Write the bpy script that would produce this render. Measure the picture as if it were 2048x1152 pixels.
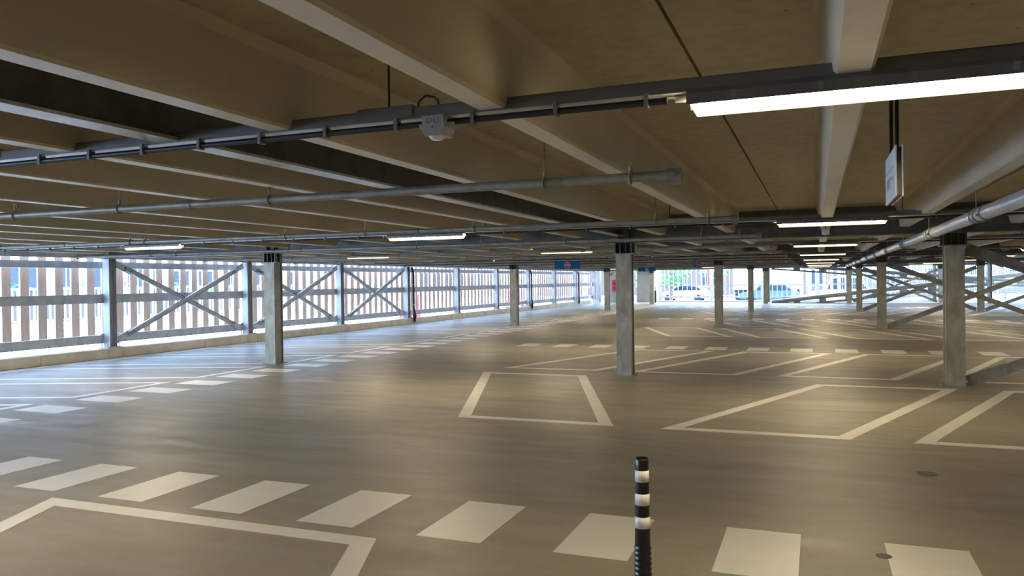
import bpy, math, random
from mathutils import Vector, Matrix
random.seed(7)
S = bpy.context.scene
COL = S.collection
for o in list(bpy.data.objects): bpy.data.objects.remove(o)

# ------------------------------------------------------------------ camera
R = [[0.9307195962621485, 0.36551667491306206, -0.012593390890552518],
     [-0.008609295176750001, -0.012527735256468383, -0.9998844612683525],
     [-0.3656322102471046, 0.9307204823199298, -0.008512967753628612]]
cam = bpy.data.cameras.new('camera'); co = bpy.data.objects.new('camera', cam); COL.objects.link(co)
cam.sensor_fit = 'HORIZONTAL'; cam.sensor_width = 36.0; cam.lens = 36.0 * 1550.5 / 2048; cam.clip_end = 600
rt, dn, fw = Vector(R[0]), Vector(R[1]), Vector(R[2])
co.matrix_world = Matrix(((rt.x, -dn.x, -fw.x, 0), (rt.y, -dn.y, -fw.y, 0), (rt.z, -dn.z, -fw.z, 1.62), (0, 0, 0, 1)))
S.camera = co

# ------------------------------------------------------------------ sky, sun, exposure
SKY = 14.5; SUN = 13.0; LAMP = 365.0
w = bpy.data.worlds.new('sky'); S.world = w; w.use_nodes = True
nt = w.node_tree; nt.nodes.clear()
bg = nt.nodes.new('ShaderNodeBackground'); wo = nt.nodes.new('ShaderNodeOutputWorld')
tc = nt.nodes.new('ShaderNodeTexCoord'); sx = nt.nodes.new('ShaderNodeSeparateXYZ'); rp = nt.nodes.new('ShaderNodeValToRGB')
rp.color_ramp.elements[0].position = 0.0; rp.color_ramp.elements[0].color = (.46, .69, 1.0, 1)
rp.color_ramp.elements[1].position = .6; rp.color_ramp.elements[1].color = (.34, .56, 1.0, 1)
nt.links.new(tc.outputs['Generated'], sx.inputs[0]); nt.links.new(sx.outputs['Z'], rp.inputs[0])
nt.links.new(rp.outputs[0], bg.inputs[0]); bg.inputs[1].default_value = SKY; nt.links.new(bg.outputs[0], wo.inputs[0])
sun = bpy.data.lights.new('sun', 'SUN'); sun.energy = SUN; sun.angle = .01; sun.color = (1, .97, .92)
so = bpy.data.objects.new('sun', sun); COL.objects.link(so)
so.rotation_euler = Vector((.5, .5, .85)).to_track_quat('Z', 'Y').to_euler(); so.location = (-30, 60, 40)
S.view_settings.view_transform = 'Standard'; S.view_settings.look = 'None'
S.view_settings.gamma = 1.0; S.view_settings.use_curve_mapping = False
S.view_settings.exposure = 0.45

# ------------------------------------------------------------------ materials
def new_mat(name):
    m = bpy.data.materials.new(name); m.use_nodes = True
    n = m.node_tree; return m, n, n.nodes['Principled BSDF']
def mix_noise(n, c1, c2, scale, detail=6, lo=.35, hi=.65, vec=None, dist=0):
    nz = n.nodes.new('ShaderNodeTexNoise'); nz.inputs['Scale'].default_value = scale; nz.inputs['Detail'].default_value = detail
    nz.inputs['Distortion'].default_value = dist
    if vec: n.links.new(vec, nz.inputs['Vector'])
    r = n.nodes.new('ShaderNodeValToRGB'); r.color_ramp.elements[0].position = lo; r.color_ramp.elements[1].position = hi
    r.color_ramp.elements[0].color = (*c1, 1); r.color_ramp.elements[1].color = (*c2, 1)
    n.links.new(nz.outputs[0], r.inputs[0]); return r.outputs[0], nz
def pos_vec(n, scale=(1, 1, 1)):
    t = n.nodes.new('ShaderNodeTexCoord'); mp = n.nodes.new('ShaderNodeMapping'); mp.inputs['Scale'].default_value = scale
    n.links.new(t.outputs['Object'], mp.inputs[0]); return mp.outputs[0]
def mulmix(n, a, b, fac=1.0):
    x = n.nodes.new('ShaderNodeMix'); x.data_type = 'RGBA'; x.blend_type = 'MULTIPLY'; x.inputs[0].default_value = fac
    n.links.new(a, x.inputs[6]); n.links.new(b, x.inputs[7]); return x.outputs[2]
def plain(name, col, rough=.5, metal=0, c2=None, scale=8, spec=None, emit=0, vscale=(1, 1, 1), bump=0):
    m, n, b = new_mat(name)
    b.inputs['Roughness'].default_value = rough; b.inputs['Metallic'].default_value = metal
    v = pos_vec(n, vscale)
    c, nz = mix_noise(n, col, c2 if c2 else tuple(k * .85 for k in col), scale, vec=v)
    n.links.new(c, b.inputs['Base Color'])
    if spec is not None: b.inputs['Specular IOR Level'].default_value = spec
    if emit: b.inputs['Emission Color'].default_value = (*col, 1); b.inputs['Emission Strength'].default_value = emit
    if bump:
        bp = n.nodes.new('ShaderNodeBump'); bp.inputs['Strength'].default_value = bump; bp.inputs['Distance'].default_value = .01
        n.links.new(nz.outputs[0], bp.inputs['Height']); n.links.new(bp.outputs[0], b.inputs['Normal'])
    return m

def floor_material():
    m, n, b = new_mat('floor_concrete')
    v = pos_vec(n, (.35, 1.6, 1))
    c, nz = mix_noise(n, (.28, .256, .195), (.38, .349, .278), .9, 6, .25, .75, v, .5)
    v2 = pos_vec(n, (1, 1, 1))
    d, nz2 = mix_noise(n, (.90, .89, .87), (1, 1, 1), 1.3, 8, .3, .65, v2, 1.2)
    e, nz3 = mix_noise(n, (.93, .92, .9), (1, 1, 1), 60, 3, .3, .7, v2)
    o = mulmix(n, mulmix(n, c, d), e)
    n.links.new(o, b.inputs['Base Color'])
    # polished and dull patches, drawn out across the floor like trowel sweeps
    v3 = pos_vec(n, (.5, 2.4, 1))
    nz4 = n.nodes.new('ShaderNodeTexNoise'); nz4.inputs['Scale'].default_value = 1.6; nz4.inputs['Detail'].default_value = 7; nz4.inputs['Distortion'].default_value = .8
    n.links.new(v3, nz4.inputs['Vector'])
    mr = n.nodes.new('ShaderNodeMapRange'); mr.inputs[1].default_value = .3; mr.inputs[2].default_value = .7; mr.inputs[3].default_value = .36; mr.inputs[4].default_value = .56
    n.links.new(nz4.outputs[0], mr.inputs[0]); n.links.new(mr.outputs[0], b.inputs['Roughness'])
    bp = n.nodes.new('ShaderNodeBump'); bp.inputs['Strength'].default_value = .06; bp.inputs['Distance'].default_value = .01
    n.links.new(nz4.outputs[0], bp.inputs['Height']); n.links.new(bp.outputs[0], b.inputs['Normal'])
    b.inputs['Specular IOR Level'].default_value = .42
    return m
def paint_material():
    m, n, b = new_mat('floor_paint')
    v = pos_vec(n); c, nz = mix_noise(n, (.78, .75, .67), (.85, .82, .74), 2, 8, .3, .7, v, 1)
    n.links.new(c, b.inputs['Base Color']); b.inputs['Roughness'].default_value = .38
    return m
def ceiling_material():
    m, n, b = new_mat('ceiling_concrete')
    v = pos_vec(n, (1, .35, 1)); c, _ = mix_noise(n, (.415, .36, .235), (.50, .44, .30), 1.6, 8, .3, .7, v, .5)
    v2 = pos_vec(n); d, nz = mix_noise(n, (.82, .80, .78), (1, 1, 1), 9, 10, .3, .55, v2)
    # pin holes
    vo = n.nodes.new('ShaderNodeTexVoronoi'); vo.inputs['Scale'].default_value = 7; n.links.new(v2, vo.inputs['Vector'])
    r = n.nodes.new('ShaderNodeValToRGB'); r.color_ramp.elements[0].position = .05; r.color_ramp.elements[1].position = .075
    r.color_ramp.elements[0].color = (.45, .42, .38, 1); n.links.new(vo.outputs['Distance'], r.inputs[0])
    n.links.new(mulmix(n, mulmix(n, c, d), r.outputs[0], 1), b.inputs['Base Color'])
    b.inputs['Roughness'].default_value = .55
    return m
def galv_material(name, c1, c2, rough=.5, metal=.35):
    m, n, b = new_mat(name)
    v = pos_vec(n, (1, 1, .5)); c, _ = mix_noise(n, c1, c2, 5, 8, .35, .65, v, .7)
    vo = n.nodes.new('ShaderNodeTexVoronoi'); vo.inputs['Scale'].default_value = 45; n.links.new(pos_vec(n), vo.inputs['Vector'])
    r = n.nodes.new('ShaderNodeValToRGB'); r.color_ramp.elements[0].color = (.86, .86, .86, 1); n.links.new(vo.outputs['Color'], r.inputs[0])
    n.links.new(mulmix(n, c, r.outputs[0]), b.inputs['Base Color'])
    b.inputs['Roughness'].default_value = rough; b.inputs['Metallic'].default_value = metal
    return m
def emis(name, col, k):
    m, n, b = new_mat(name); b.inputs['Base Color'].default_value = (.8, .8, .78, 1)
    b.inputs['Emission Color'].default_value = (*col, 1); b.inputs['Emission Strength'].default_value = k; return m

M = dict(
    floor=floor_material(), paint=paint_material(), ceil=ceiling_material(),
    ribs=plain('rib_concrete', (.48, .42, .285), .5, 0, (.56, .495, .36), 3, vscale=(1, .4, 1)), ribface=plain('rib_trowelled_lit_face', (.72, .68, .57), .36, 0, (.80, .76, .66), 3, vscale=(1, .4, 1)),  # rib undersides: smooth trowelled, painted paler for the floor light they reflect
    joint=plain('joint_sealant', (.10, .09, .07), .8),
    galv=galv_material('galvanised_steel', (.26, .24, .175), (.43, .405, .32)),
    galvd=galv_material('dull_galvanised_steel', (.22, .215, .19), (.32, .31, .275), .5, .3),
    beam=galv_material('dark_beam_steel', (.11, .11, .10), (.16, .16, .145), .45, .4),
    flange=galv_material('bright_flange_steel', (.46, .44, .39), (.66, .64, .58), .32, .4),  # pale reflective steel; on tray undersides it stands in for reflected floor light
    facade=galv_material('facade_steel', (.46, .47, .49), (.60, .61, .63), .5, .15),
    pipe=galv_material('pipe_steel', (.27, .25, .20), (.38, .36, .30), .5, .35),
    bigpipe=plain('grey_pipe', (.55, .55, .52), .3, .3, (.48, .48, .46), 5),
    dark=plain('dark_metal', (.05, .048, .042), .5, .3), black=plain('black_plastic', (.012, .012, .012), .35),
    rubber=plain('black_rubber', (.006, .006, .007), .3),
    white=plain('white_plastic', (.40, .39, .36), .4), refl=plain('white_reflective_film', (.72, .70, .64), .25, 0, (.62, .60, .54), 30, vscale=(4, 4, .2)),
    kerb=plain('kerb_concrete', (.78, .67, .52), .8, 0, (.64, .54, .40), 3, bump=.2),
    wood=plain('timber', (.60, .39, .26), .7, 0, (.46, .30, .21), 4, vscale=(3, 3, .4)),
    wall=plain('wall_concrete', (.42, .40, .36), .7, 0, (.36, .345, .31), 1.2),
    blue=plain('sign_blue', (.004, .12, .30), .6, 0, (.004, .115, .29), spec=.2), red=plain('sign_red', (.50, .015, .02), .4, 0, (.47, .013, .018)),
    panelred=plain('barrier_red', (.6, .03, .04), .4), cab=plain('cabinet_red', (.62, .02, .025), .35),
    signw=plain('sign_white', (.72, .72, .70), .4), glyph=plain('sign_grey', (.30, .34, .40), .5), green=plain('exit_green', (.02, .35, .14), .4),
    ground=plain('pale_paving', (.60, .61, .62), .8, 0, (.50, .51, .52), 2), street=plain('street_asphalt', (.09, .088, .08), .85, 0, (.12, .115, .105), 1), farbrick=plain('dark_brick', (.14, .085, .06), .8, 0, (.09, .06, .045), 6),
    verge=plain('dry_verge', (.22, .21, .10), .9, 0, (.14, .16, .07), 4), gravel=plain('gravel', (.50, .49, .46), .9, 0, (.32, .32, .30), 30, bump=.6),
    grass=plain('grass_green', (.16, .30, .06), .7, 0, (.10, .22, .04)), leaf=plain('leaf_green', (.08, .22, .06), .7, 0, (.16, .30, .10), 3), bark=plain('bark', (.16, .11, .08), .8),
    railw=plain('white_railing', (.78, .78, .76), .4), plaster=plain('white_plaster', (.75, .73, .68), .7), brick=plain('red_brick', (.42, .20, .15), .8, 0, (.33, .16, .12), 6),
    ochre=plain('ochre_cladding', (.62, .52, .28), .7), glass=plain('window_glass', (.035, .045, .055), .2, 0, (.025, .035, .045), spec=.2), teal=plain('teal_paint', (.02, .42, .45), .4),
    carb=plain('blue_car_paint', (.07, .14, .28), .25), carw=plain('white_car_paint', (.78, .78, .78), .25), tyre=plain('tyre', (.02, .02, .02), .7), yellow=plain('yellow_panel', (.85, .62, .05), .5),
    led=emis('led_strip', (1.0, .82, .53), LAMP), tray=plain('tray_steel', (.16, .155, .14), .4, .5, (.20, .195, .175), 6), cable=plain('cable_black', (.02, .02, .02), .45),
    mesh=plain('mesh_wire', (.30, .30, .28), .5, .4),
)
m, n, b = new_mat('lamp_diffuser')        # frosted cover: lets the strip show through and glows
n.nodes.remove(b)
tr = n.nodes.new('ShaderNodeBsdfTransparent'); em = n.nodes.new('ShaderNodeEmission'); ms = n.nodes.new('ShaderNodeMixShader')
em.inputs[0].default_value = (1.0, .84, .56, 1); em.inputs[1].default_value = 1.9; ms.inputs[0].default_value = .4
tl = n.nodes.new('ShaderNodeBsdfTranslucent'); tl.inputs[0].default_value = (.004, .004, .003, 1); ad = n.nodes.new('ShaderNodeAddShader')
n.links.new(tl.outputs[0], ad.inputs[0]); n.links.new(em.outputs[0], ad.inputs[1])
n.links.new(tr.outputs[0], ms.inputs[1]); n.links.new(ad.outputs[0], ms.inputs[2]); n.links.new(ms.outputs[0], n.nodes['Material Output'].inputs[0])
M['diffuser'] = m

# ------------------------------------------------------------------ mesh helper
class MB:
    def __init__(s): s.v = []; s.f = []; s.sm = []
    def add(s, vs, fs, smooth=False):
        k = len(s.v); s.v += [tuple(p) for p in vs]; s.f += [tuple(i + k for i in f) for f in fs]; s.sm += [smooth] * len(fs)
    def box(s, x0, x1, y0, y1, z0, z1):
        s.add([(x, y, z) for z in (z0, z1) for y in (y0, y1) for x in (x0, x1)],
              [(0, 2, 3, 1), (4, 5, 7, 6), (0, 1, 5, 4), (2, 6, 7, 3), (0, 4, 6, 2), (1, 3, 7, 5)]); return s
    def cbox(s, c, d): return s.box(c[0] - d[0] / 2, c[0] + d[0] / 2, c[1] - d[1] / 2, c[1] + d[1] / 2, c[2] - d[2] / 2, c[2] + d[2] / 2)
    def bar(s, p, q, a, b, up=(0, 0, 1), off=(0, 0)):        # box from p to q, a wide, b along up
        p, q, up = Vector(p), Vector(q), Vector(up); d = (q - p).normalized(); r = d.cross(up).normalized(); u = r.cross(d)
        vs = [e + r * (i * a / 2 + off[0]) + u * (j * b / 2 + off[1]) for e in (p, q) for j in (-1, 1) for i in (-1, 1)]
        s.add(vs, [(0, 1, 3, 2), (4, 6, 7, 5), (0, 4, 5, 1), (2, 3, 7, 6), (0, 2, 6, 4), (1, 5, 7, 3)]); return s
    def ibeam(s, p, q, h, b, tf, tw, up=(0, 0, 1)):
        s.bar(p, q, b, tf, up, (0, h / 2 - tf / 2)); s.bar(p, q, b, tf, up, (0, -h / 2 + tf / 2)); s.bar(p, q, tw, h - 2 * tf, up); return s
    def cyl(s, p, q, r, n=12, r2=None, cap=True):
        p, q = Vector(p), Vector(q); d = (q - p).normalized(); a = Vector((0, 0, 1)) if abs(d.z) < .9 else Vector((1, 0, 0))
        u = d.cross(a).normalized(); v = d.cross(u); r2 = r if r2 is None else r2
        ring = lambda c, rr: [c + (u * math.cos(t) + v * math.sin(t)) * rr for t in [2 * math.pi * i / n for i in range(n)]]
        s.add(ring(p, r) + ring(q, r2), [(i, (i + 1) % n, n + (i + 1) % n, n + i) for i in range(n)], True)
        if cap: s.add(ring(p, r), [tuple(range(n))][::1]); s.add(ring(q, r2), [tuple(reversed(range(n)))])
        return s
    def lathe(s, c, prof, n=24, axis='z'):
        k = len(prof); vs = []
        for rr, h in prof:
            for i in range(n):
                t = 2 * math.pi * i / n; vs.append((c[0] + rr * math.cos(t), c[1] + rr * math.sin(t), c[2] + h))
        s.add(vs, [(j * n + i, j * n + (i + 1) % n, (j + 1) * n + (i + 1) % n, (j + 1) * n + i) for j in range(k - 1) for i in range(n)], True); return s
    def tube(s, pts, r, n=8):
        pts = [Vector(p) for p in pts]
        for a, b in zip(pts, pts[1:]): s.cyl(a, b, r, n)
        return s
    def torus(s, c, R_, r, nrm='x', n=20, k=6):
        vs = []
        for i in range(n):
            t = 2 * math.pi * i / n
            for j in range(k):
                q = 2 * math.pi * j / k; a = (R_ + r * math.cos(q)); h = r * math.sin(q)
                if nrm == 'x': vs.append((c[0] + h, c[1] + a * math.cos(t), c[2] + a * math.sin(t)))
                elif nrm == 'y': vs.append((c[0] + a * math.cos(t), c[1] + h, c[2] + a * math.sin(t)))
                else: vs.append((c[0] + a * math.cos(t), c[1] + a * math.sin(t), c[2] + h))
        s.add(vs, [(i * k + j, ((i + 1) % n) * k + j, ((i + 1) % n) * k + (j + 1) % k, i * k + (j + 1) % k) for i in range(n) for j in range(k)], True); return s
    def ext(s, prof, p, q, ax='y'):                           # profile [(a,z)] swept along y (a=x) or along x (a=y)
        k = len(prof); vs = [((a, e, z) if ax == 'y' else (e, a, z)) for e in (p, q) for a, z in prof]
        s.add(vs, [(i, (i + 1) % k, k + (i + 1) % k, k + i) for i in range(k)] + [tuple(range(k)), tuple(reversed(range(k, 2 * k)))]); return s
    def build(s, name, mt, parent=None, smooth=False):
        me = bpy.data.meshes.new(name); me.from_pydata(s.v, [], s.f)
        me.polygons.foreach_set('use_smooth', s.sm)
        me.materials.append(mt)
        import bmesh
        bm = bmesh.new(); bm.from_mesh(me); bmesh.ops.recalc_face_normals(bm, faces=bm.faces); bm.to_mesh(me); bm.free()
        o = bpy.data.objects.new(name, me); COL.objects.link(o)
        if parent: o.parent = parent
        return o
def bevel(o, w, seg=2):
    md = o.modifiers.new('bevel', 'BEVEL'); md.width = w; md.segments = seg; md.limit_method = 'ANGLE'; md.angle_limit = .6; return o
def tag(o, label, cat, group=None, kind=None):
    if label: o['label'] = label
    if cat: o['category'] = cat
    if group: o['group'] = group
    if kind: o['kind'] = kind
    return o
def struct(o): o['kind'] = 'structure'; return o
def thing(name, label, cat, loc=(0, 0, 0), group=None):
    o = bpy.data.objects.new(name, None); COL.objects.link(o); o.location = loc; o.empty_display_size = .2
    return tag(o, label, cat, group)
def copy_tree(o, parent=None):
    c = o.copy(); COL.objects.link(c)
    if parent: c.parent = parent
    for ch in list(o.children): copy_tree(ch, c)
    return c
ORD = ['nearest', 'second', 'third', 'fourth', 'fifth', 'sixth', 'seventh', 'eighth', 'ninth', 'tenth', 'eleventh', 'twelfth']
def od(i): return ORD[i] if i < len(ORD) else '%dth' % (i + 1)

# ------------------------------------------------------------------ grid of the deck
CX = [-10.36, -3.04, 1.88, 6.88]; CY = [-.6, 13.0, 26.6, 40.2, 52.2]
XL, XR, YB, YF = -14.8, 14.0, -8.0, 56.2
ZR, ZS, ZB = 2.345, 2.69, 2.25            # rib underside, slab underside, main beam underside

# floor with its painted lines as parts
fl = struct(MB().box(XL - .3, XR, YB, YF, -.3, 0).build('floor', M['floor']))
PN = [0]
def dash(pts, k):
    PN[0] += 1
    mb = MB(); n_ = len(pts); z = .0015
    mb.add([(x, y, z) for x, y in pts] + [(x, y, 0.0) for x, y in pts], [tuple(range(n_))] + [(i, (i + 1) % n_, n_ + (i + 1) % n_, n_ + i) for i in range(n_)])
    return mb.build(k, M['paint'], fl)
def rect(x0, x1, y0, y1): return [(x0, y0), (x1, y0), (x1, y1), (x0, y1)]
nd = 0; extra = MB()
def dash_or_extra(r):
    global nd
    if nd < 98: dash(r, 'painted_dash'); nd += 1
    else: extra.add([(x, y, .0015) for x, y in r], [(0, 1, 2, 3)])
for i in range(-8, 1): dash_or_extra(rect(.37 + .925 * i, .82 + .925 * i, 4.38, 5.20))
for i in range(1, 3): dash_or_extra(rect(.37 + .925 * i, .82 + .925 * i, 4.38, 5.20))
for i in range(-8, 6): dash_or_extra(rect(.37 + .925 * i, .83 + .925 * i, 18.08, 18.93))
for i in range(0, 40): dash_or_extra(rect(-9.90, -9.09, 4.33 + .925 * i, 4.79 + .925 * i))
for i in range(-7, 9): dash_or_extra(rect(.37 + .925 * i, .83 + .925 * i, 31.7, 32.6))
for i in range(-9, 11): dash_or_extra(rect(.37 + .925 * i, .83 + .925 * i, 45.1, 46.1))
for i in range(40, 50): dash_or_extra(rect(-9.90, -9.09, 4.33 + .925 * i, 4.79 + .925 * i))
if extra.f: tag(extra.build('painted_dash', M['paint'], fl), None, None, kind='stuff')
def bay(x0, wd, y0, y1, dx, t=.15):
    """closed outline: bottom from x0 to x0+wd at y0, sides leaning by dx up to y1"""
    k = dx / (y1 - y0); h = t * math.sqrt(1 + k * k)
    O = [(x0, y0), (x0 + wd, y0), (x0 + wd + dx, y1), (x0 + dx, y1)]
    I = [(x0 + h + k * t, y0 + t), (x0 + wd - h + k * t, y0 + t), (x0 + wd - h + dx - k * t, y1 - t), (x0 + h + dx - k * t, y1 - t)]
    mb = MB(); z = .0017
    mb.add([(x, y, z) for x, y in O + I] + [(x, y, 0) for x, y in O + I],
           [(i, (i + 1) % 4, 4 + (i + 1) % 4, 4 + i) for i in range(4)] + [(i, 8 + i, 8 + (i + 1) % 4, (i + 1) % 4) for i in range(4)] + [(4 + i, 4 + (i + 1) % 4, 12 + (i + 1) % 4, 12 + i) for i in range(4)])
    return mb.build('painted_bay_outline', M['paint'], fl)
bay(-3.95 - 0.0, 2.88, .4, 4.24, -1.54)
bay(-4.02, 1.91, 8.40, 12.75, -1.56)
for i in range(4): bay(-1.58 + 2.44 * i, 1.88, 8.40, 12.62, 1.57)
for i in range(6): bay(-5.50 + 2.43 * i, 1.82, 13.45, 17.83, 1.55)
for i in range(7): bay(-4.0 + 2.47 * i, 1.85, 22.2, 26.3, -1.53)
for i in range(5): bay(-2.42 + 2.44 * i, 1.76, 27.2, 31.3, -1.55)
for i in range(5): bay(-4.1 - 0 + 2.44 * i - 0, 1.83, 35.95, 39.9, -1.5 if i < 1 else 1.45)
for i in range(6): bay(-4.3 + 2.44 * i, 1.83, 40.7, 44.7, 1.5)
for k in range(-3, 17):      # bays along the facade: open towards the lane by one line, sides leaning back to the kerb
    y0 = 8.17 + 2.43 * k; t = .13; g = .365; a = 1.85; xa, xb = -10.1, -14.5
    hh = t * math.sqrt(1 + g * g)
    O = [(xa, y0), (xa, y0 + a), (xb, y0 + a + g * (xb - xa)), (xb, y0 + g * (xb - xa))]
    I = [(xa - t, y0 + hh - g * t), (xa - t, y0 + a - hh - g * t), (xb + t, y0 + a - hh + g * (xb + t - xa)), (xb + t, y0 + hh + g * (xb + t - xa))]
    mb = MB(); mb.add([(x, y, .0017) for x, y in O + I], [(i, (i + 1) % 4, 4 + (i + 1) % 4, 4 + i) for i in range(4)])
    mb.build('painted_bay_outline', M['paint'], fl)
MB().box(-14.72, -14.60, 0, 55, 0, .0014).build('painted_edge_line', M['paint'], fl)
for x, y, r_ in ((.83, 7.15, .075), (.35, 4.95, .045)):
    MB().cyl((x, y, 0), (x, y, .002), r_, 20).build('filled_core_hole', plain('dark_filler', (.13, .11, .085), .6), fl)

# ceiling: precast slabs, ribs as parts, open joints between the units
ce = MB()
edges = [-15.4] + [-12.96 + 2.48 * i for i in range(11)] + [14.3]
for a, b_ in zip(edges, edges[1:]): ce.box(a + .008, b_ - .008, YB, 54.6, ZS, ZS + .12)
ce.box(-15.4, 14.3, YB, 54.6, ZS + .12, ZS + .2)
cl = struct(ce.build('ceiling', M['ceil']))
def rib(xc, y0, y1):
    wb, wt, c = .068, .115, .22
    prof = [(-wb, ZR + .012), (-wb + .014, ZR), (wb - .014, ZR), (wb, ZR + .012), (wt * .95, ZS - .05), (wt + .018, ZS), (-wt - .018, ZS), (-wt * .95, ZS - .05)]
    def ring(y, lift): return [(xc + a, y, min(max(z, ZR + lift), ZS)) for a, z in prof]
    secs = [ring(y0, .20), ring(y0 + .05, .10), ring(y0 + .16, .012), ring(y0 + c, 0), ring(y1 - c, 0), ring(y1 - .16, .012), ring(y1 - .05, .10), ring(y1, .20)]
    vs = [p for s_ in secs for p in s_]; k = 8
    fs = [(j * k + i, j * k + (i + 1) % k, (j + 1) * k + (i + 1) % k, (j + 1) * k + i) for j in range(len(secs) - 1) for i in range(k)]
    fs += [tuple(range(k)), tuple(reversed(range(k * (len(secs) - 1), k * len(secs))))]
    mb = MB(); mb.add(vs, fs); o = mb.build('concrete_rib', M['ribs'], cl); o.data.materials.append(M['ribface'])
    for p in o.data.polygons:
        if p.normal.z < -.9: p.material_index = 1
ysp = [(-7.8, -.8)] + [(CY[i] + .14, CY[i + 1] - .14) for i in range(4)]
for j, (a, b_) in enumerate(ysp):
    for i in range(12):
        xc = -14.2 + 2.48 * i
        for d in (-.55, .535):
            x = xc + d
            if j == 0 and x < -12.0: continue
            if -15.2 < x < 13.9 and not (j == 0 and x > 8): rib(x, a, b_)

# ------------------------------------------------------------------ main steel frame
ROW = ['behind the photographer', 'in the nearest column row', 'in the second column row', 'in the third column row', 'in the farthest column row']
for j, y in enumerate(CY):
    t = thing('steel_beam', 'dark steel beam across the ceiling %s' % ROW[j], 'beam', (0, y, ZB), 'main steel beams across the deck')
    mb = MB(); mb.ibeam((-14.95, 0, (ZS - ZB) / 2), (XR - .05, 0, (ZS - ZB) / 2), ZS - ZB - .002, .20, .02, .012)
    mb.build('beam', M['beam'], t)
    for cx in CX:
        for s_ in (-.09, .09): MB().box(cx + s_ - .006, cx + s_ + .006, -.095, .095, .02, .42).build('stiffener_plate', M['beam'], t)
for j in range(4):
    t = thing('steel_beam', 'slim lengthwise steel beam with bright underside, %s span over the middle columns' % (['near', 'second', 'third', 'farthest'][j]), 'beam', (-3.04, 0, ZR), 'lengthwise beams over the middle columns')
    y0, y1 = CY[j] + .12, CY[j + 1] - .12
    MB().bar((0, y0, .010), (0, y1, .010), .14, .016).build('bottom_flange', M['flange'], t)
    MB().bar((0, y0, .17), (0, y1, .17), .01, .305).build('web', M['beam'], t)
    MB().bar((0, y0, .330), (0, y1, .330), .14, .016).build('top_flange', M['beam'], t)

COLN = {0: 'left column line', 1: 'middle column line', 2: 'right column line beside the thick pipe', 3: 'far right column line'}
def column(i, j):
    x, y = CX[i], CY[j]
    near = ['behind the photographer', 'nearest', 'second', 'third', 'farthest'][j]
    t = thing('steel_column', 'grey galvanised H-section column, %s one in the %s' % (near, COLN[i]), 'column', (x, y, 0), 'galvanised columns of the deck')
    MB().box(-.18, .18, -.18, .18, 0, .015).build('base_plate', M['galvd'], t)
    H_ = 2.055
    mb = MB(); mb.box(-.125, .125, -.13, -.111, .015, H_); mb.box(-.125, .125, .111, .13, .015, H_); mb.box(-.006, .006, -.111, .111, .015, H_)
    mb.box(-.105, -.095, -.111, .111, .015, H_); mb.box(.095, .105, -.111, .111, .015, H_)
    mb.build('column_shaft', M['galv'], t)
    MB().box(-.19, .19, -.15, .15, H_, H_ + .018).build('cap_plate', M['galvd'], t)
    mb = MB(); z0, z1 = H_ + .018, ZB
    for s_ in (-1, 1): mb.box(s_ * .135 - .007, s_ * .135 + .007, -.12, .12, z0, z1); mb.box(s_ * .05 - .005, s_ * .05 + .005, -.12, .12, z0, z1)
    mb.box(-.175, .175, -.006, .006, z0, z1)
    mb.build('connection_stub', M['beam'], t)
    return t
for i in range(4):
    for j in range(5):
        if (i, j) == (3, 0): continue
        column(i, j)
def brace(p, q, label, name='cross_brace', group='crossed steel braces on the right', wd=.07, dp=.15, mt='galvd', off=0):
    t = thing(name, label, 'brace', p, group); P, Q = Vector(p), Vector(q); d = Q - P; u = d.normalized()
    nrm = Vector((0, 1, 0)) if abs(d.x) > abs(d.y) else Vector((1, 0, 0)); sd = u.cross(nrm).normalized()
    mb = MB(); mb.bar(u * .35, d - u * .35, wd * .2, dp, sd); mb.bar(u * .35, d - u * .35, wd, wd * .2, sd, (0, dp / 2 - wd * .1)); mb.bar(u * .35, d - u * .35, wd, wd * .2, sd, (0, -dp / 2 + wd * .1))
    mb.build('brace_channel', M[mt], t)
    for a, b_ in ((0, .55), (d.length - .55, d.length)):
        MB().bar(u * a, u * b_, .012, dp * 1.25, sd, (-wd * .5 - .01 if nrm.y else wd * .5 + .01, 0)).build('gusset_plate', M[mt], t)
    for a in (.42, .50, d.length - .50, d.length - .42):
        c = u * a; MB().cyl(c - nrm * (wd * .5 + .02), c + nrm * (wd * .5 + .02), .014, 8).build('bolt', M['galvd'], t)
    return t
for j in (1, 2, 3):
    y = CY[j]
    brace((CX[2] + .17, y - .05, .07), (CX[3] - .17, y - .05, 2.0), 'diagonal steel brace rising to the right from the foot of the %s right-hand column' % ['', 'nearest', 'second', 'third'][j], dp=.14)
    brace((CX[2] + .17, y + .05, 2.02), (CX[3] - .17, y + .05, .09), 'diagonal steel brace falling to the right from the head of the %s right-hand column' % ['', 'nearest', 'second', 'third'][j], dp=.14)
    brace((CX[3] + .17, y - .05, .07), (XR - 2.2, y - .05, 2.0), 'diagonal steel brace rising to the right from the far right column, %s row' % ['', 'nearest', 'second', 'third'][j], dp=.14)

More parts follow.
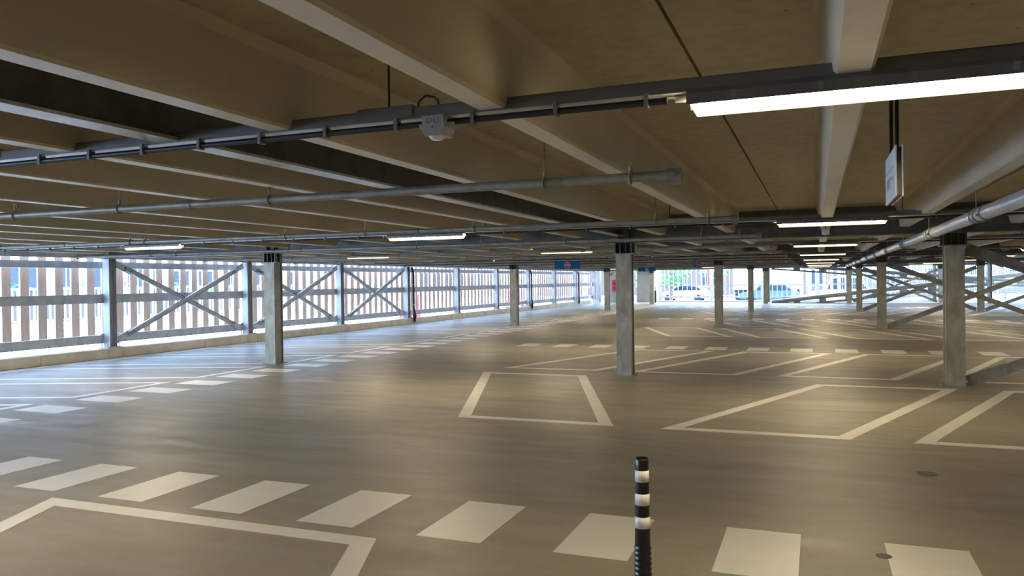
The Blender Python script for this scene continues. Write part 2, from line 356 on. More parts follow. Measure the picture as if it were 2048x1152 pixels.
# ------------------------------------------------------------------ left facade: kerb, posts, rails, fins
PY = [13.07 + 4.58 * i for i in range(-2, 10)]
BAYN = lambda i: 'facade bay %s' % ('left of the nearest steel facade post' if i < 3 else 'behind the %s facade post' % (['nearest', 'second', 'third', 'fourth', 'fifth', 'sixth', 'seventh', 'eighth', 'ninth', 'tenth'][i - 3]))
for i, y in enumerate(PY):
    if i < len(PY) - 1 or True:
        y1 = PY[i + 1] if i < len(PY) - 1 else 55.3
        ym = y + (y1 - y) * .6
        for a, b_, q in ((y + .21, ym - .006, 'near'), (ym + .006, y1 - .21, 'far')):
            o = MB().box(-15.1, XL, a, b_, 0, .22).build('kerb_block', M['kerb']); bevel(o, .012)
            tag(o, 'tan kerb block, %s half of the %s' % (q, BAYN(i + 1)), 'kerb', 'kerb blocks along the left facade')
    o = MB().box(-15.12, XL, y - .20, y + .20, 0, .235).build('kerb_block', M['kerb']); bevel(o, .012)
    tag(o, 'short concrete kerb block carrying the %s steel facade post' % (od(i - 2) if i > 1 else ['outermost', 'first'][i]), 'kerb', 'kerb blocks along the left facade')
    if i < 2: nm = 'steel facade post left of the picture, %s' % ['outer', 'inner'][i]
    else: nm = 'grey steel facade post, %s from the left' % od(i - 2).replace('nearest', 'first')
    t = thing('facade_post', nm, 'post', (-14.97, y, .235), 'steel posts of the left facade')
    MB().box(-.15, .15, -.19, .19, 0, .018).build('base_plate', M['facade'], t)
    mb = MB()                                 # H section, flanges facing along the facade
    mb.box(-.10, .10, -.10, -.088, .018, 2.44); mb.box(-.10, .10, .088, .10, .018, 2.44); mb.box(-.004, .004, -.088, .088, .018, 2.44)
    mb.build('post_shaft', M['facade'], t)
    for sy in (-.15, .15):
        for sx_ in (-.09, .09): MB().cyl((sx_, sy, .018), (sx_, sy, .10), .012, 8).build('anchor_bolt', M['facade'], t)
    for z in (.12, 1.02): MB().box(-.1, -.09, -.16, .16, z, z + .2).build('rail_cleat', M['facade'], t)
for i in range(len(PY)):
    y0 = PY[i] + .11; y1 = (PY[i + 1] - .11) if i < len(PY) - 1 else 55.0
    for z, hgt, nm in ((1.345, .19, 'middle'), (.43, .18, 'bottom')):
        mb = MB(); mb.bar((-15.06, y0, z), (-15.06, y1, z), .012, hgt, off=(0, 0)); mb.bar((-15.09, y0, z + hgt / 2), (-15.09, y1, z + hgt / 2), .07, .012); mb.bar((-15.09, y0, z - hgt / 2), (-15.09, y1, z - hgt / 2), .07, .012)
        tag(mb.build('guard_rail', M['facade']), '%s steel guard rail of the %s' % (nm, BAYN(i + 1)), 'guard rail', 'guard rails of the left facade')
    mb = MB()
    mb.bar((-15.24, PY[i] + .0, 2.11), (-15.24, y1 + .11, 2.11), .10, .15); 
    tag(mb.build('top_rail', M['facade']), 'upper steel rail before the fins, %s' % BAYN(i + 1), 'rail', 'upper rails of the left facade')
tag(MB().ibeam((-15.0, YB, 2.36), (-15.0, 55.2, 2.36), .22, .15, .014, .01).build('edge_beam', M['facade']), 'long steel edge beam under the deck along the left facade', 'beam')
for k, i in enumerate((2, 3, 4)):
    y0, y1 = PY[i], PY[i + 1]
    nm = ['first', 'second', 'third'][k]
    brace((-14.93, y0 + .16, .38), (-14.93, y1 - .16, 2.16), 'slim diagonal brace rising away from the viewer in the %s crossed facade bay' % nm, 'facade_brace', 'crossed braces of the left facade', .05, .12, 'facade')
    brace((-14.99, y0 + .16, 2.16), (-14.99, y1 - .16, .38), 'slim diagonal brace falling away from the viewer in the %s crossed facade bay' % nm, 'facade_brace', 'crossed braces of the left facade', .05, .12, 'facade')
fm = MB().box(-.022, .022, -.10, .10, 0, 3.1).build('timber_fin', M['wood'])
FINN = lambda i: 'of those before the nearest facade post' if i < 3 else 'after the %s facade post' % (['nearest', 'second', 'third', 'fourth', 'fifth', 'sixth', 'seventh', 'eighth', 'ninth', 'tenth'][i - 3])
y = 6.32; fi = 0; cnt = {}
while y < 55.2:
    bi = sum(1 for p in PY if p < y)
    cnt[bi] = cnt.get(bi, 0) + 1
    o = fm if fi == 0 else fm.copy()
    if fi: COL.objects.link(o)
    o.location = (-15.7, y, .28)
    k = cnt[bi]; sfx = {1: '1st', 2: '2nd', 3: '3rd'}.get(k, '%dth' % k)
    tag(o, 'brown timber fin, %s from the left %s' % (sfx, FINN(bi)), 'fin', 'timber fins of the left facade')
    fi += 1; y += .4032
tag(MB().bar((-15.76, 5.5, 1.345), (-15.76, 55.2, 1.345), .05, .06).bar((-15.76, 5.5, .45), (-15.76, 55.2, .45), .05, .06).bar((-15.76, 5.5, 3.2), (-15.76, 55.2, 3.2), .05, .06).build('fin_batten', M['facade']), 'thin battens fixing the timber fins behind the guard rails', 'batten')
# low wire along the kerb
t = thing('kerb_wire', 'low wire on thin stakes along the top of the kerb', 'wire', (-15.05, 0, .22))
for z in (.06, .12): MB().bar((0, 6, z), (0, 55, z), .004, .004).build('wire', M['galvd'], t)
for i in range(60):
    yy = 6 + .8 * i
    MB().cyl((0, yy, 0), (0, yy, .17), .006, 6).build('stake', M['galvd'], t)
# rainwater down-pipes on the posts
for k, yy in enumerate((26.9, 40.45, 49.6)):
    t = thing('down_pipe', 'black rainwater pipe with kinked foot, %s one on the left facade' % ['nearest', 'second', 'farthest'][k], 'pipe', (-14.72, yy, 0), 'black down pipes on the left facade')
    MB().tube([(0, -.1, 2.22), (0, -.1, 2.15), (0, -.02, 2.02), (0, 0, 1.9), (0, 0, .62), (0, .07, .45), (0, .07, .26), (.02, .03, .10)], .045, 10).build('pipe', M['black'], t)
    MB().lathe((0, .07, .22), [(.045, .2), (.075, .12), (.075, .05), (.03, -.14)], 12).build('pipe_shoe', M['black'], t)
    for z in (.75, 1.55): MB().torus((0, 0, z), .048, .008, 'z', 14).build('pipe_clip', M['signw'], t)

# ------------------------------------------------------------------ lights with their trays
LROW = ['one behind the viewer'] + [q + ' one' for q in ('nearest', 'second', 'third', 'fourth', 'fifth', 'sixth', 'seventh', 'eighth')]
LROWT = ['behind the viewer'] + ['of the %s row' % q for q in ('nearest', 'second', 'third', 'fourth', 'fifth', 'sixth', 'seventh', 'eighth')]
LX = {0: .17, 1: -5.36, 2: -10.65, 3: 5.65}
LN = {0: 'right-hand line of lights', 1: 'middle line of lights', 2: 'left facade line of lights', 3: 'far right line of lights'}
LY = [-3.8, 3.05, 10.2, 17.1, 23.9, 30.7, 37.5, 44.3, 50.6]
def make_light():
    t = thing('strip_light', '', 'light')
    L = .625
    o = MB().ext([(-.045, .082), (-.058, .062), (-.058, .022), (-.054, .022), (-.044, .058), (.044, .058), (.054, .022), (.058, .022), (.058, .062), (.045, .082)], -L, L, 'x').build('housing', M['tray'], t)
    prof = [(-.053, .036), (-.053, .02), (-.046, -.002), (-.028, -.012), (.028, -.012), (.046, -.002), (.053, .02), (.053, .036)]
    mb = MB(); secs = []
    for x, s_ in ((-L, .86), (-L + .02, 1), (L - .02, 1), (L, .86)):
        secs.append([(x + (.03 if x < 0 else -.03) * (1 - max(0, (z + .012) / .057)) * (1 if abs(x) == L else .8), a * s_, z) for a, z in prof])
    vs = [p for s_ in secs for p in s_]
    mb.add(vs, [(j * 8 + i, j * 8 + i + 1, (j + 1) * 8 + i + 1, (j + 1) * 8 + i) for j in range(3) for i in range(7)] + [tuple(range(8)), tuple(range(31, 23, -1))], False)
    mb.build('diffuser', M['diffuser'], t)
    MB().ext([(-.020, .036), (.020, .036), (.0, .024)], -L + .04, L - .04, 'x').build('led_strip', M['led'], t)
    for x in (-.45, -.15, .15, .45): MB().cbox((x, -.055, .048), (.02, .008, .03)).build('clip', M['galvd'], t)
    MB().cyl((-L - .05, 0, .058), (-L, 0, .058), .014, 10).build('cable_gland', M['white'], t)
    return t
proto = make_light(); first = True
for i in (0, 1, 2, 3):
    for j, yy in enumerate(LY):
        o = proto if first else copy_tree(proto); first = False
        o.location = (LX[i], yy, ZB + .012)
        tag(o, 'strip light glowing warm white, %s in the %s' % (LROW[j], LN[i]), 'light', 'strip lights under the cable trays')
for j, yy in enumerate(LY):
    x0, x1 = (-14.6, 13.5)
    t = thing('cable_tray', 'thin steel cable tray across the ceiling carrying the strip lights %s' % LROWT[j], 'cable tray', (0, yy, 0), 'cable trays carrying the lights')
    z = ZB + .088
    mb = MB(); mb.box(x0, x1, -.040, -.037, z, z + .05); mb.box(x0, x1, .037, .040, z, z + .05); mb.box(x0, x1, -.040, -.025, z + .048, z + .05)
    mb.build('tray_channel', M['tray'], t); MB().box(x0, x1, -.046, .046, z - .004, z - .001).build('tray_underside', M['flange'], t)  # separate underside, its bright colour carries the light reflected from the floor
    segs = []; xs = sorted(LX.values()); prev = x0
    for lx in xs: segs.append((prev, lx - .70)); prev = lx + .66
    segs.append((prev, x1))
    for a, b_ in segs: MB().cyl((a, -.035, z - .028), (b_, -.035, z - .028), .014, 8).build('conduit', M['cable'], t)
    if 0 < j < 5:
        x = x0 + .3
        while x < x1 and x < 3:
            if all(abs(x - lx) > .70 for lx in xs): MB().box(x - .008, x + .008, -.055, -.015, z - .048, z + .006).build('conduit_clip', M['galvd'], t)
            x += .37 if j == 1 else .6
    xs_ = [-14, -11.8, -9.4, -6.9, -4.4, -1.78, .95, 3.6, 6.4, 9.3, 12]
    for x in xs_:
        MB().cyl((x, 0, z + .05), (x, 0, ZS + .01), .005, 6).build('hanger_rod', M['dark'], t)
        MB().box(x - .14, x + .14, -.046, .046, z + .012, z + .062).build('splice_plate', M['tray'], t)
# presence sensor under the nearest tray
t = thing('presence_sensor', 'white presence sensor box hanging under the nearest cable tray', 'sensor', (-1.52, 3.02, 2.25))
o = MB().ext([(-.052, .085), (-.052, .035), (-.044, .0), (.044, .0), (.052, .035), (.052, .085)], -.058, .058, 'y')
for k, (x, yv, z) in enumerate(o.v): o.v[k] = (x, yv * (1 if z > .03 else .85), z)
bevel(o.build('sensor_box', M['white'], t), .004)
MB().lathe((0, -.012, -.012), [(.0001, -.004), (.022, -.003), (.030, .003), (.034, .012)], 24).build('sensor_lens', M['refl'], t)
MB().cyl((-.085, 0, .058), (-.052, 0, .058), .018, 14).cyl((-.11, 0, .058), (-.085, 0, .058), .012, 12).build('cable_gland', M['white'], t)
MB().cyl((.085, 0, .058), (.052, 0, .058), .018, 14).cyl((.11, 0, .058), (.085, 0, .058), .012, 12).build('cable_gland', M['white'], t)
for x in (-.018, .018): MB().torus((x, -.0585, .062), .012, .0015, 'y', 18).build('knock_out', M['glyph'], t)
MB().cbox((0, -.056, .035), (.008, .003, .004)).build('indicator', M['dark'], t)
MB().tube([(-.10, 0, .10), (-.095, 0, .16), (-.06, 0, .185), (-.02, 0, .175), (.0, 0, .155), (.005, 0, .09)], .005, 8).build('cable_loop', M['cable'], t)
# more small sensors hanging under the lights of the right-hand line
for k, yy in enumerate((11.0, 17.9)):
    t = thing('presence_sensor', 'small pale sensor box below the %s right-hand strip light' % ['second', 'third'][k], 'sensor', (.12, yy + .25, 2.19), 'small sensor boxes below the right-hand lights')
    bevel(MB().cbox((0, 0, .04), (.10, .10, .07)).build('sensor_box', M['white'], t), .006)
    MB().cyl((0, 0, .07), (0, 0, ZS - 2.19), .006, 6).build('hanger_rod', M['dark'], t)
    MB().lathe((0, 0, 0), [(.0001, -.004), (.02, 0), (.03, .008)], 16).build('sensor_lens', M['refl'], t)

# ------------------------------------------------------------------ sprinkler pipes across the bay
PP = [4.72, 8.42, 12.02, 15.7, 19.4, 23.0, 26.1, 29.6, 33.2, 36.8, 41.0, 44.9, 48.6]
for j, yy in enumerate(PP):
    xe = -.78; x0 = -14.7
    t = thing('sprinkler_pipe', 'galvanised sprinkler pipe hung below the ribs, %s from the viewer' % od(j).replace('nearest', 'first'), 'pipe', (0, yy, 2.25), 'sprinkler branch pipes')
    MB().cyl((x0, 0, 0), (xe - .02, 0, 0), .030 if j < 1 else .027, 16).build('pipe', M['pipe'], t)
    mb = MB(); mb.cyl((xe - .05, 0, 0), (xe + .03, 0, 0), .041, 16); mb.cbox((xe - .01, .0, -.045), (.06, .02, .03)); mb.cyl((xe - .01, -.05, .0), (xe - .01, .05, 0), .012, 8); mb.build('end_coupling', M['galvd'], t)
    x = -1.06
    while x > x0:
        h = MB(); h.torus((x, 0, 0), .034, .008, 'x', 14); h.cyl((x, 0, .03), (x, 0, .065), .012, 8)
        h.bar((x - .014, 0, .065), (x - .014, 0, .095), .004, .006, (1, 0, 0)); h.bar((x + .014, 0, .065), (x + .014, 0, .095), .004, .006, (1, 0, 0)); h.cyl((x, 0, .094), (x, 0, .098), .022, 10); h.cyl((x, -.01, -.055), (x, -.01, -.03), .006, 6)
        h.build('sprinkler_head', M['pipe'], t); x -= 2.72
    x = -1.62
    while x > x0:
        h = MB(); h.torus((x, 0, 0), .036, .006, 'x', 14); h.cyl((x, 0, .034), (x, 0, .07), .011, 8); h.cyl((x, 0, .06), (x, 0, ZS - 2.25 + .01), .0045, 6)
        if abs((x + 14.2) % 2.48) > 0: h.build('hanger_rod', M['galvd'], t)
        x -= 3.66
    MB().cyl((-4.6, 0, 0), (-4.52, 0, 0), .036, 16).cyl((-10.6, 0, 0), (-10.52, 0, 0), .036, 16).build('pipe_coupling', M['galvd'], t)
    if j in (1, 2, 4, 6):
        pass
# thick pipe running into the depth on the right
t = thing('main_pipe', 'thick pale grey pipe running into the depth past the right-hand columns', 'pipe', (1.27, 0, 2.125))
MB().cyl((0, -1, 0), (0, 38, 0), .056, 24).build('pipe', M['bigpipe'], t)
yy = 1.2
while yy < 37:
    for d in (0, .27):
        MB().torus((0, yy + d, 0), .058, .010, 'y', 20).build('pipe_coupling', M['galvd'], t)
    MB().cyl((0, yy + .45, .05), (0, yy + .45, ZS - 2.125 + .01), .005, 6).torus((0, yy + .45, 0), .060, .006, 'y', 20).build('pipe_hanger', M['galvd'], t)
    mb = MB(); mb.cbox((.066, yy, .02), (.03, .04, .02)); mb.cbox((-.066, yy, -.02), (.03, .04, .02)); mb.build('coupling_bolt', M['galvd'], t)
    yy += 2.97

# ------------------------------------------------------------------ signs
t = thing('hanging_sign', 'white rectangular sign seen almost edge-on, hung on two dark rods at right', 'sign', (.383, 4.4, 2.03))
bevel(MB().box(-.004, .004, 0, .60, .0, .262).build('sign_panel', M['signw'], t), .002)
bevel(MB().box(.026, .034, 0, .60, .0, .262).build('sign_panel', M['signw'], t), .002)
MB().box(.004, .026, .012, .588, .01, .252).build('sign_frame', M['black'], t)
for y_ in (.12, .44): MB().box(.006, .024, y_ - .008, y_ + .008, .252, ZS - 2.03 + .005).build('hanger_rod', M['black'], t)
mb = MB()
for a, b_, z0, z1 in ((.30, .312, .07, .13), (.27, .34, .12, .13), (.36, .37, .07, .13), (.36, .41, .12, .13), (.40, .41, .095, .13), (.36, .41, .095, .102), (.43, .44, .07, .13), (.46, .47, .07, .13), (.44, .46, .07, .078), (.14, .22, .105, .118), (.06, .54, .165, .168)):
    mb.box(-.0055, -.0039, a, b_, z0, z1)
mb.build('lettering', M['glyph'], t)
def blue_sign(x, y, wd, hg, z0, label):
    t = thing('hanging_sign', label, 'sign', (x, y, z0), 'blue no-entry signs')
    bevel(MB().box(-wd / 2, wd / 2, 0, .04, 0, hg).build('sign_panel', M['blue'], t), .004)
    MB().cyl((0, -.004, hg * .48), (0, 0, hg * .48), hg * .43, 32).build('disc_border', M['signw'], t)
    MB().cyl((0, -.008, hg * .48), (0, -.004, hg * .48), hg * .38, 32).build('no_entry_disc', M['red'], t)
    MB().box(-hg * .30, hg * .30, -.012, -.008, hg * .42, hg * .54).build('no_entry_bar', M['signw'], t)
    MB().box(-wd / 2 - .01, wd / 2 + .03, -.005, .045, hg, hg + .015).build('sign_rail', M['galvd'], t)
    for s_ in (-.35, .35): MB().cyl((s_ * wd, .02, hg), (s_ * wd, .02, ZS - z0 + .01), .008, 6).build('hanger_rod', M['galvd'], t)
    MB().box(-wd / 2 + .02, wd / 2 - .02, .045, .06, hg + .02, hg + .12).build('upper_panel', M['blue'], t)
    return t
blue_sign(-7.62, 24.4, .87, .25, 2.015, 'blue hanging sign with red no-entry disc, the nearer left one')
blue_sign(-7.98, 39.0, .88, .21, 2.045, 'blue hanging sign with red no-entry disc, the farther one near the back wall')
t = thing('hanging_sign', 'small dark blue sign seen edge-on near the second middle column', 'sign', (-3.55, 24.6, 1.99))
MB().box(0, .04, -.1, .35, 0, .24).build('sign_panel', M['blue'], t)
for y_ in (0, .25): MB().cyl((.02, y_, .24), (.02, y_, .71), .012, 6).build('hanger_rod', M['black'], t)

# ------------------------------------------------------------------ flexible bollard
t = thing('flexible_bollard', 'black flexible bollard with three white reflective bands in the foreground', 'bollard', (-.70, 3.27, 0))
B = [(.115, 0), (.118, .018), (.105, .034), (.06, .05)]
MB().lathe((0, 0, 0), [(.001, 0)] + B + [(.001, .052)], 32).build('bollard_base', M['rubber'], t)
z = .05; pr = [(.0001, .05)]
while z < .47:
    rr = .039 - .010 * (z / .75)
    pr += [(rr, z), (rr + .0035, z + .005), (rr + .0035, z + .013), (rr, z + .018)]; z += .022
pr += [(.0335, .49), (.0290, .82), (.0285, .855), (.0255, .862), (.0245, .858), (.022, .845), (.021, .80), (.0001, .80)]
MB().lathe((0, 0, 0), pr, 40).build('bollard_post', M['rubber'], t)
for z0 in (.565, .663, .762):
    r0 = .0335 - .0045 * (z0 - .49) / .33; r1 = .0335 - .0045 * (z0 + .048 - .49) / .33
    MB().lathe((0, 0, 0), [(r0 - .002, z0 - .0005), (r0 + .0007, z0), (r1 + .0007, z0 + .048), (r1 - .002, z0 + .0485)], 40).build('reflective_band', M['refl'], t)

# ------------------------------------------------------------------ far end: core wall, balustrade
struct(MB().box(-14.15, -12.25, 55.0, 55.2, 0, 2.69).box(-14.15, -13.95, 55.2, 58, 0, 2.69).box(-12.0, -10.75, 55.0, 55.2, 0, 2.69).box(-15.3, -14.75, 55.2, 55.5, 0, 2.69).box(-10.95, -10.75, 55.2, 58, 0, 2.69).build('wall_back', M['wall']))
struct(MB().box(-14.2, -10.7, 54.85, 54.99, 2.3, 2.69).build('trim_1', M['wall']))
t = thing('hose_cabinet', 'red fire hose cabinet on the pale core wall at the far end', 'cabinet', (-13.80, 54.86, .80))
bevel(MB().box(0, .50, 0, .13, 0, .82).build('cabinet_body', M['cab'], t), .01)
MB().box(.12, .26, -.006, 0, .50, .68).build('symbol', M['dark'], t); MB().box(.12, .26, -.006, 0, .14, .34).build('symbol', M['dark'], t)
t = tag(MB().box(-13.98, -13.82, 54.9, 54.99, 1.95, 2.10).build('fire_alarm_bell', M['cab']), 'small red fire alarm sounder high on the core wall', 'alarm')
t = thing('exit_sign', 'small white and green exit sign on the core wall', 'sign', (-13.55, 54.93, 1.98))
MB().box(0, .42, 0, .05, 0, .18).build('sign_body', M['signw'], t); MB().box(.24, .38, -.004, 0, .03, .15).build('pictogram', M['green'], t)
t = thing('barrier_post', 'dark slim post at the corner of the far wall', 'post', (-10.5, 54.2, 0))
MB().box(-.06, .06, -.06, .06, 0, .85).build('post', M['dark'], t); MB().box(-.02, .02, -.02, .02, .85, 1.1).build('post_tip', M['dark'], t)
o = MB().box(-10.6, 10.5, 55.3, 55.6, 0, .11).build('kerb_block', M['plaster']); tag(o, 'low pale kerb under the far balustrade', 'kerb')
# far balustrade of white vertical bars
bx = [-10.4, -6.8, -3.4, 0.1, 3.5, 7.0, 10.5]
for k in range(6):
    t = thing('balustrade', 'white barred balustrade at the far end, %s panel from the left' % ['first', 'second', 'third', 'fourth', 'fifth', 'sixth'][k], 'balustrade', (bx[k], 55.45, .12), 'white balustrade panels at the far end')
    Lk = bx[k + 1] - bx[k] - .12
    for z, hg in ((.25, .12), (1.05, .09), (2.45, .1)): MB().box(0, Lk, -.02, .02, z - hg / 2, z + hg / 2).build('rail', M['facade'], t)
    nb = 11
    for i in range(nb + 1):
        MB().box(i * Lk / nb - .028, i * Lk / nb + .028, -.05, -.02, .2, 2.4).build('baluster', M['railw'], t)
    o = MB().box(-.09, .09, .03, .14, 0.0, 2.5).build('post', M['facade'], t)
for k in range(8):
    o = fm.copy(); COL.objects.link(o); o.location = (-1.5 + .5 * k, 59.4, -.1); o.rotation_euler = (0, 0, math.pi / 2); o.scale = (1, 1, .8)
    tag(o, 'orange-brown timber fin seen through the far balustrade beside the ramp, %s from the left' % ['first', 'second', 'third', 'fourth', 'fifth', 'sixth', 'seventh', 'eighth'][k], 'fin', 'timber fins beyond the ramps')
# ramps with cellular edge beams behind the right-hand end
def ramp(p, q, label, hg=.42, nh=10):
    t = thing('ramp_beam', label, 'beam', p, 'cellular ramp beams beyond the deck')
    P, Q = Vector(p), Vector(q); d = Q - P; L = d.length; u = d.normalized(); mb = MB()
    mb.bar((0, 0, 0), d, .16, .03, off=(0, hg / 2)); mb.bar((0, 0, 0), d, .16, .03, off=(0, -hg / 2))
    st = L / nh
    mb.bar((0, 0, 0), d, .014, hg * .26, off=(0, hg * .36)); mb.bar((0, 0, 0), d, .014, hg * .26, off=(0, -hg * .36))
    for i in range(nh + 1):
        c = u * (st * i); a = c - u * st * .13 if i else c; b2 = c + u * st * .13 if i < nh else c
        mb.bar(a, b2, .014, hg * .6)
    mb.build('cellular_beam', M['galvd'], t)
    m2 = MB(); m2.bar((0, .9, hg * .5 + .06), d + Vector((0, .9, hg * .5 + .06)), 1.8, .12); m2.build('ramp_deck', M['wall'], t)
ramp((-2.7, 53.0, -.16), (12.6, 53.0, 1.60), 'rising cellular steel ramp beam, starting at the deck edge')
ramp((-2.7, 52.9, 2.34), (12.6, 52.9, .95), 'falling cellular steel ramp beam, hanging from the ceiling edge', .3)
ramp((3.0, 57.5, 1.9), (16, 57.5, .75), 'second falling ramp beam farther behind', .42)
ramp((3.0, 57.0, .2), (16, 57.0, 1.5), 'second rising ramp beam farther behind', .42)
for k, (x, yy) in enumerate(((1.9, 55.0), (6.9, 55.1), (9.36, 52.0), (9.9, 56.0), (-3.0, 54.4))):
    t = thing('ramp_post', 'steel post of the ramp structure, %s from the left' % ['second', 'third', 'fourth', 'fifth', 'first'][k], 'post', (x, yy, -.3), 'posts of the ramp structure')
    MB().ibeam((0, 0, 0), (0, 0, 2.9), .2, .2, .014, .01, (1, 0, 0)).build('post', M['galvd'], t)
for k in range(5):
    t = thing('mesh_panel', 'wire mesh screen panel beyond the ramps, %s from the left' % ['first', 'second', 'third', 'fourth', 'fifth'][k], 'screen', (1.9 + 3.3 * k, 60.5, -.1), 'wire mesh screens beyond the ramps')
    mb = MB()
    for i in range(27): mb.box(i * .125 - .011, i * .125 + .011, -.006, .006, 0, 3.6)
    for i in range(25): mb.box(0, 3.25, -.014, -.006, i * .15 - .010, i * .15 + .010)
    mb.build('wire_grid', M['mesh'], t)
    MB().box(-.04, .04, -.03, .03, 0, 3.6).build('mesh_post', M['galvd'], t)
# far crossed braces between farthest columns
brace((2.1, 52.2, .1), (6.7, 52.2, 2.0), 'diagonal steel brace rising in the farthest right column row', dp=.12)
brace((2.1, 52.3, 2.0), (6.7, 52.3, .1), 'diagonal steel brace falling in the farthest right column row', dp=.12)

# walls enclosing what the camera cannot see, as in a real deck
struct(MB().box(XR, XR + .2, YB, 36, 0, ZS).build('wall_right', M['wall']))
struct(MB().box(-15.1, XR + .2, YB - .2, YB, 0, ZS).build('wall_front', M['wall']))

# ------------------------------------------------------------------ outside
struct(MB().box(-140, 140, -60, 200, -.45, -.34).build('ground', M['ground']))
tag(MB().box(-16.6, -15.12, 0, 55.5, -.34, .02).build('gravel_strip', M['gravel']), 'pale gravel strip between kerb and timber fins', 'gravel', kind='stuff')
g = MB()
for i in range(900):
    yy = random.choice([random.uniform(9.5, 13), random.uniform(10.6, 12.4), random.uniform(14.5, 22)]); xx = random.uniform(-15.45, -15.2); h = random.uniform(.05, .16)
    a = random.uniform(0, 6.28); dx, dy = math.cos(a) * .012, math.sin(a) * .012; lx, ly = random.uniform(-.05, .05), random.uniform(-.05, .05)
    g.add([(xx - dx, yy - dy, .021), (xx + dx, yy + dy, .021), (xx + lx + dx, yy + ly + dy, .01 + h * .7), (xx + lx * 1.6, yy + ly * 1.6, .01 + h)], [(0, 1, 2, 3)])
tag(g.build('weeds', M['grass']), 'sparse green weeds growing in the gravel behind the kerb', 'weeds', kind='stuff')
# white railing beyond the facade
t = 0
for k in range(8):
    y0 = 14 + 5.2 * k
    r_ = thing('street_railing', 'white barred street railing beyond the left facade, %s panel from the left' % od(k).replace('nearest', 'first'), 'railing', (-30, y0, -.34), 'white street railing panels')
    MB().box(-.03, .03, 0, 5.1, 1.85, 1.93).build('top_rail', M['railw'], r_); MB().box(-.02, .02, 0, 5.1, .55, .60).build('bottom_rail', M['railw'], r_)
    mb = MB()
    for i in range(22): mb.box(-.02, .02, i * .235, i * .235 + .06, .60, 1.85)
    mb.build('bars', M['railw'], r_)
    MB().box(-.15, .15, 0, 5.19, 0, .5).build('plinth', M['plaster'], r_)
def building(x, y, wd, dp, hg, mt, label, nwx, nwz, face='+x', z=-.34, z0=1.2, yellow=False):
    b_ = thing('building', label, 'building', (x, y, z))
    MB().box(-dp, 0, 0, wd, 0, hg).build('wall', M[mt], b_)
    for i in range(nwx):
        for j in range(nwz):
            a = wd * (i + .18) / nwx; c = wd * (i + .82) / nwx; q0 = z0 + j * (hg - z0) / nwz; q1 = q0 + (hg - z0) / nwz * .62
            f = MB(); f.box(-.02, .06, a - .08, a, q0, q1); f.box(-.02, .06, c, c + .08, q0, q1); f.box(-.02, .06, a, c, q1, q1 + .08); f.box(-.02, .06, a, c, q0 - .08, q0); f.box(-.02, .05, (a + c) / 2 - .03, (a + c) / 2 + .03, q0, q1)
            f = f.build('window', M['railw'], b_)
            MB().box(-.04, .01, a, c, q0, q1).build('pane', M['glass'], f)
    MB().box(-dp - .2, .2, -.2, wd + .2, hg, hg + .3).build('roof', M['signw'], b_)
    return b_
building(-46, 18, 26, 12, 12, 'plaster', 'white building with dark windows across the street, left', 9, 3)
building(-52, 48, 22, 12, 11, 'ochre', 'pale yellow building across the street, middle', 7, 3)
building(-40, 74, 34, 12, 10, 'brick', 'red brick building across the street behind the far facade bays', 11, 3)
for k in range(6):
    yy = 22.0 + 3.1 * k
    t = thing('bicycle', 'teal bicycle parked beyond the white railing, %s from the left' % ['first', 'second', 'third', 'fourth', 'fifth', 'sixth'][k], 'bicycle', (-34.5, yy, .93), 'teal bicycles beyond the railing')
    for d in (-.55, .535): MB().torus((0, d, .35), .33, .035, 'x', 20).build('wheel', M['teal'], t)
    MB().tube([(0, -.55, .35), (0, -.2, .78), (0, .35, .85), (0, .55, .35)], .03, 6).tube([(0, -.2, .78), (0, .0, .35), (0, .35, .85)], .03, 6).build('frame', M['teal'], t)
    MB().tube([(-.2, .32, 1.0), (0, .36, 1.02), (.2, .32, 1.0)], .02, 6).cyl((0, .35, .85), (0, .36, 1.02), .02, 6).build('handlebar', M['dark'], t)
    MB().cbox((0, -.24, .88), (.14, .26, .07)).cyl((0, -.2, .78), (0, -.24, .86), .02, 6).build('saddle', M['dark'], t)
tag(MB().box(-36, -33, 19, 42, -.34, .9).build('terrace_plinth', M['dark']), 'dark raised terrace wall beyond the white railing', 'terrace')
t = thing('facade_awning', 'yellow awning strip on the white building', 'awning', (-45.7, 20, 4.3)); MB().box(0, .8, 0, 11, 0, .35).build('canopy', M['yellow'], t)
for k, (yy, L) in enumerate(((32.6, 2.1), (49.0, 3.2))):
    t = thing('road_barrier', 'red barrier panel beyond the %s' % ['third crossed facade bay', 'farther facade bays'][k], 'barrier', (-18.6 - k, yy, -.34), 'red barrier panels outside')
    MB().box(-.02, .02, 0, L, .25, 1.35).build('panel', M['panelred'], t)
    for a in (.1, L - .1): MB().box(-.2, .2, a - .03, a + .03, 0, .25).build('foot', M['dark'], t)
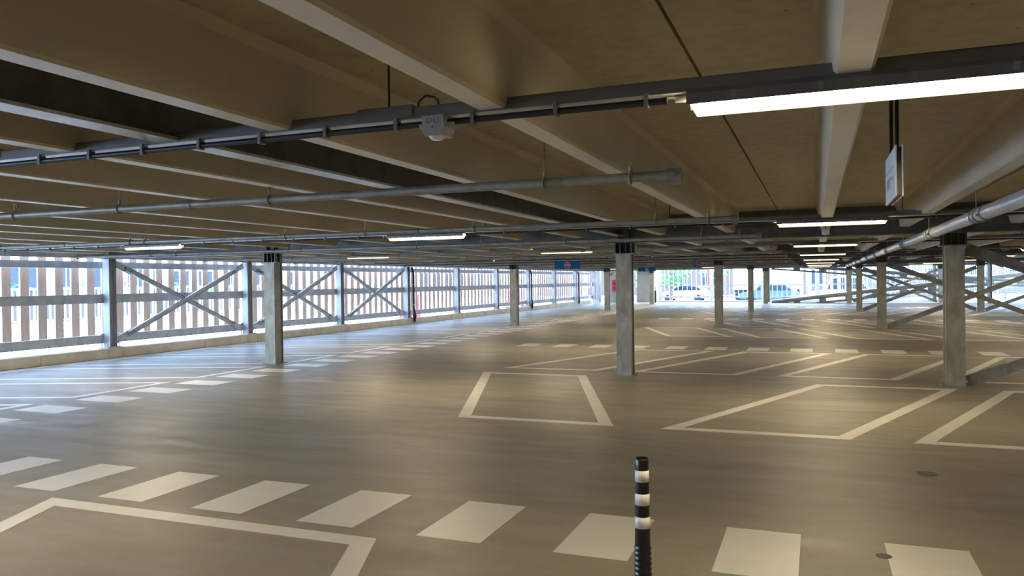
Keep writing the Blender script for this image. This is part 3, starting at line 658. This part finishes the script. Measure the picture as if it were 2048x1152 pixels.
# street beyond the far end
struct(MB().box(-30, 40, 61.6, 90, -.34, -.32).build('ground_street', M['street']))
tag(MB().box(-14, 20, 58.5, 61.5, -.34, -.10).build('grass_verge', M['verge']), 'dry grass verge beyond the far balustrade', 'verge', kind='stuff')
def car(x, y, mt, label, L=4.3, hg=1.5, flip=1):
    t = thing('car', label, 'car', (x, y, -.32), 'parked cars beyond the deck')
    pr = [(0, .35), (.03, .75), (.12 * L, .88), (.24 * L, .97), (.36 * L, hg * .95), (.48 * L, hg), (.78 * L, hg * .97), (.93 * L, 1.0), (L, .85), (L, .35), (.86 * L, .28), (.14 * L, .28)]
    o = MB().ext([(a, b_) for a, b_ in pr], -.85, .85, 'y').build('body', M[mt], t); bevel(o, .06, 3)
    wn = [(.27 * L, .99), (.37 * L, hg * .90), (.48 * L, hg * .94), (.76 * L, hg * .91), (.89 * L, 1.0)]
    MB().ext(wn, -.862, .862, 'y').build('side_window', M['glass'], t)
    for a in (.19, .80):
        for s_ in (-.8, .8): MB().cyl((a * L, s_ - .1, .32), (a * L, s_ + .1, .32), .32, 18).build('wheel', M['tyre'], t)
    MB().box(-.02, .05, -.7, -.45, .6, .72).box(-.02, .05, .45, .7, .6, .72).build('headlight', M['signw'], t)
car(-5.6, 63.5, 'carb', 'light blue car parked beyond the ramp, left of the white van', 4.3, 1.55)
car(-.6, 66.6, 'carw', 'white van parked beyond the ramp', 4.8, 2.05)
car(-12.6, 67.5, 'carw', 'small white car beyond the left end of the far balustrade', 4.1, 1.45)
t = thing('truck_trailer', 'pale ribbed trailer standing beyond the far balustrade', 'trailer', (-6.5, 67.0, -.32))
MB().box(0, 5.2, 0, 2.4, 1.0, 3.9).build('box_body', M['plaster'], t)
mb = MB()
for i in range(11): mb.box(i * .5 + .08, i * .5 + .12, -.03, 0, 1.0, 3.9)
mb.build('side_ribs', M['mesh'], t); MB().box(0, 5.2, .2, 2.2, .8, 1.0).build('chassis', M['dark'], t)
for a in (.6, 1.5, 4.4): MB().cyl((a, .0, .45), (a, .35, .45), .45, 16).build('wheel', M['tyre'], t)
t = thing('street_banner', 'tall red banner beyond the far balustrade', 'banner', (-7.75, 60.6, -.34)); MB().box(0, .35, 0, .03, 1.5, 3.0).build('cloth', M['panelred'], t); MB().cyl((-.02, .0, 0), (-.02, .0, 3.1), .03, 8).build('pole', M['galvd'], t)
def tree(x, y, hg, label):
    t = thing('tree', label, 'tree', (x, y, -.34), 'street trees beyond the deck')
    MB().cyl((0, 0, 0), (0, 0, hg * .55), .16, 10, .09).build('trunk', M['bark'], t)
    mb = MB()
    for i in range(900):
        a = random.uniform(0, 6.28); ph = math.acos(random.uniform(-1, 1)); r_ = hg * .33 * random.uniform(.45, 1) ** .5
        c = Vector((r_ * math.sin(ph) * math.cos(a), r_ * math.sin(ph) * math.sin(a), hg * .62 + r_ * math.cos(ph) * 1.1)); s_ = .16
        d1 = Vector((random.uniform(-1, 1), random.uniform(-1, 1), random.uniform(-1, 1))).normalized() * s_; d2 = d1.cross(Vector((random.uniform(-1, 1), random.uniform(-1, 1), random.uniform(-1, 1)))).normalized() * s_
        mb.add([c - d1, c + d2 * .6, c + d1, c - d2 * .6], [(0, 1, 2, 3)])
    mb.build('crown', M['leaf'], t)
for k, (x, yy, hg) in enumerate(((-11.2, 64.5, 5.0), (-9.2, 78, 7), (-2.4, 80, 8), (4, 82, 8), (-16, 70, 6), (12, 80, 8))):
    tree(x, yy, hg, ['green tree just behind the left end of the far balustrade', 'tree behind the white car', 'tree behind the light blue van', 'tree behind the white van', 'tree left of the core wall', 'tree at the far right beyond the mesh screens'][k])
b_ = thing('building', 'long brick building closing the view beyond the far end', 'building', (-34, 96, -.34))
MB().box(0, 80, 0, 10, 0, 9).build('wall', M['farbrick'], b_)
for i in range(20):
    for j in range(2):
        f = MB().box(1 + i * 4, 3 + i * 4, -.06, .02, 1 + j * 4, 3 + j * 4).build('window', M['railw'], b_); MB().box(1.1 + i * 4, 2.9 + i * 4, -.08, -.04, 1.1 + j * 4, 2.9 + j * 4).build('pane', M['glass'], f)
MB().box(-.3, 80.3, -.3, 10.3, 9, 9.3).build('roof', M['signw'], b_)
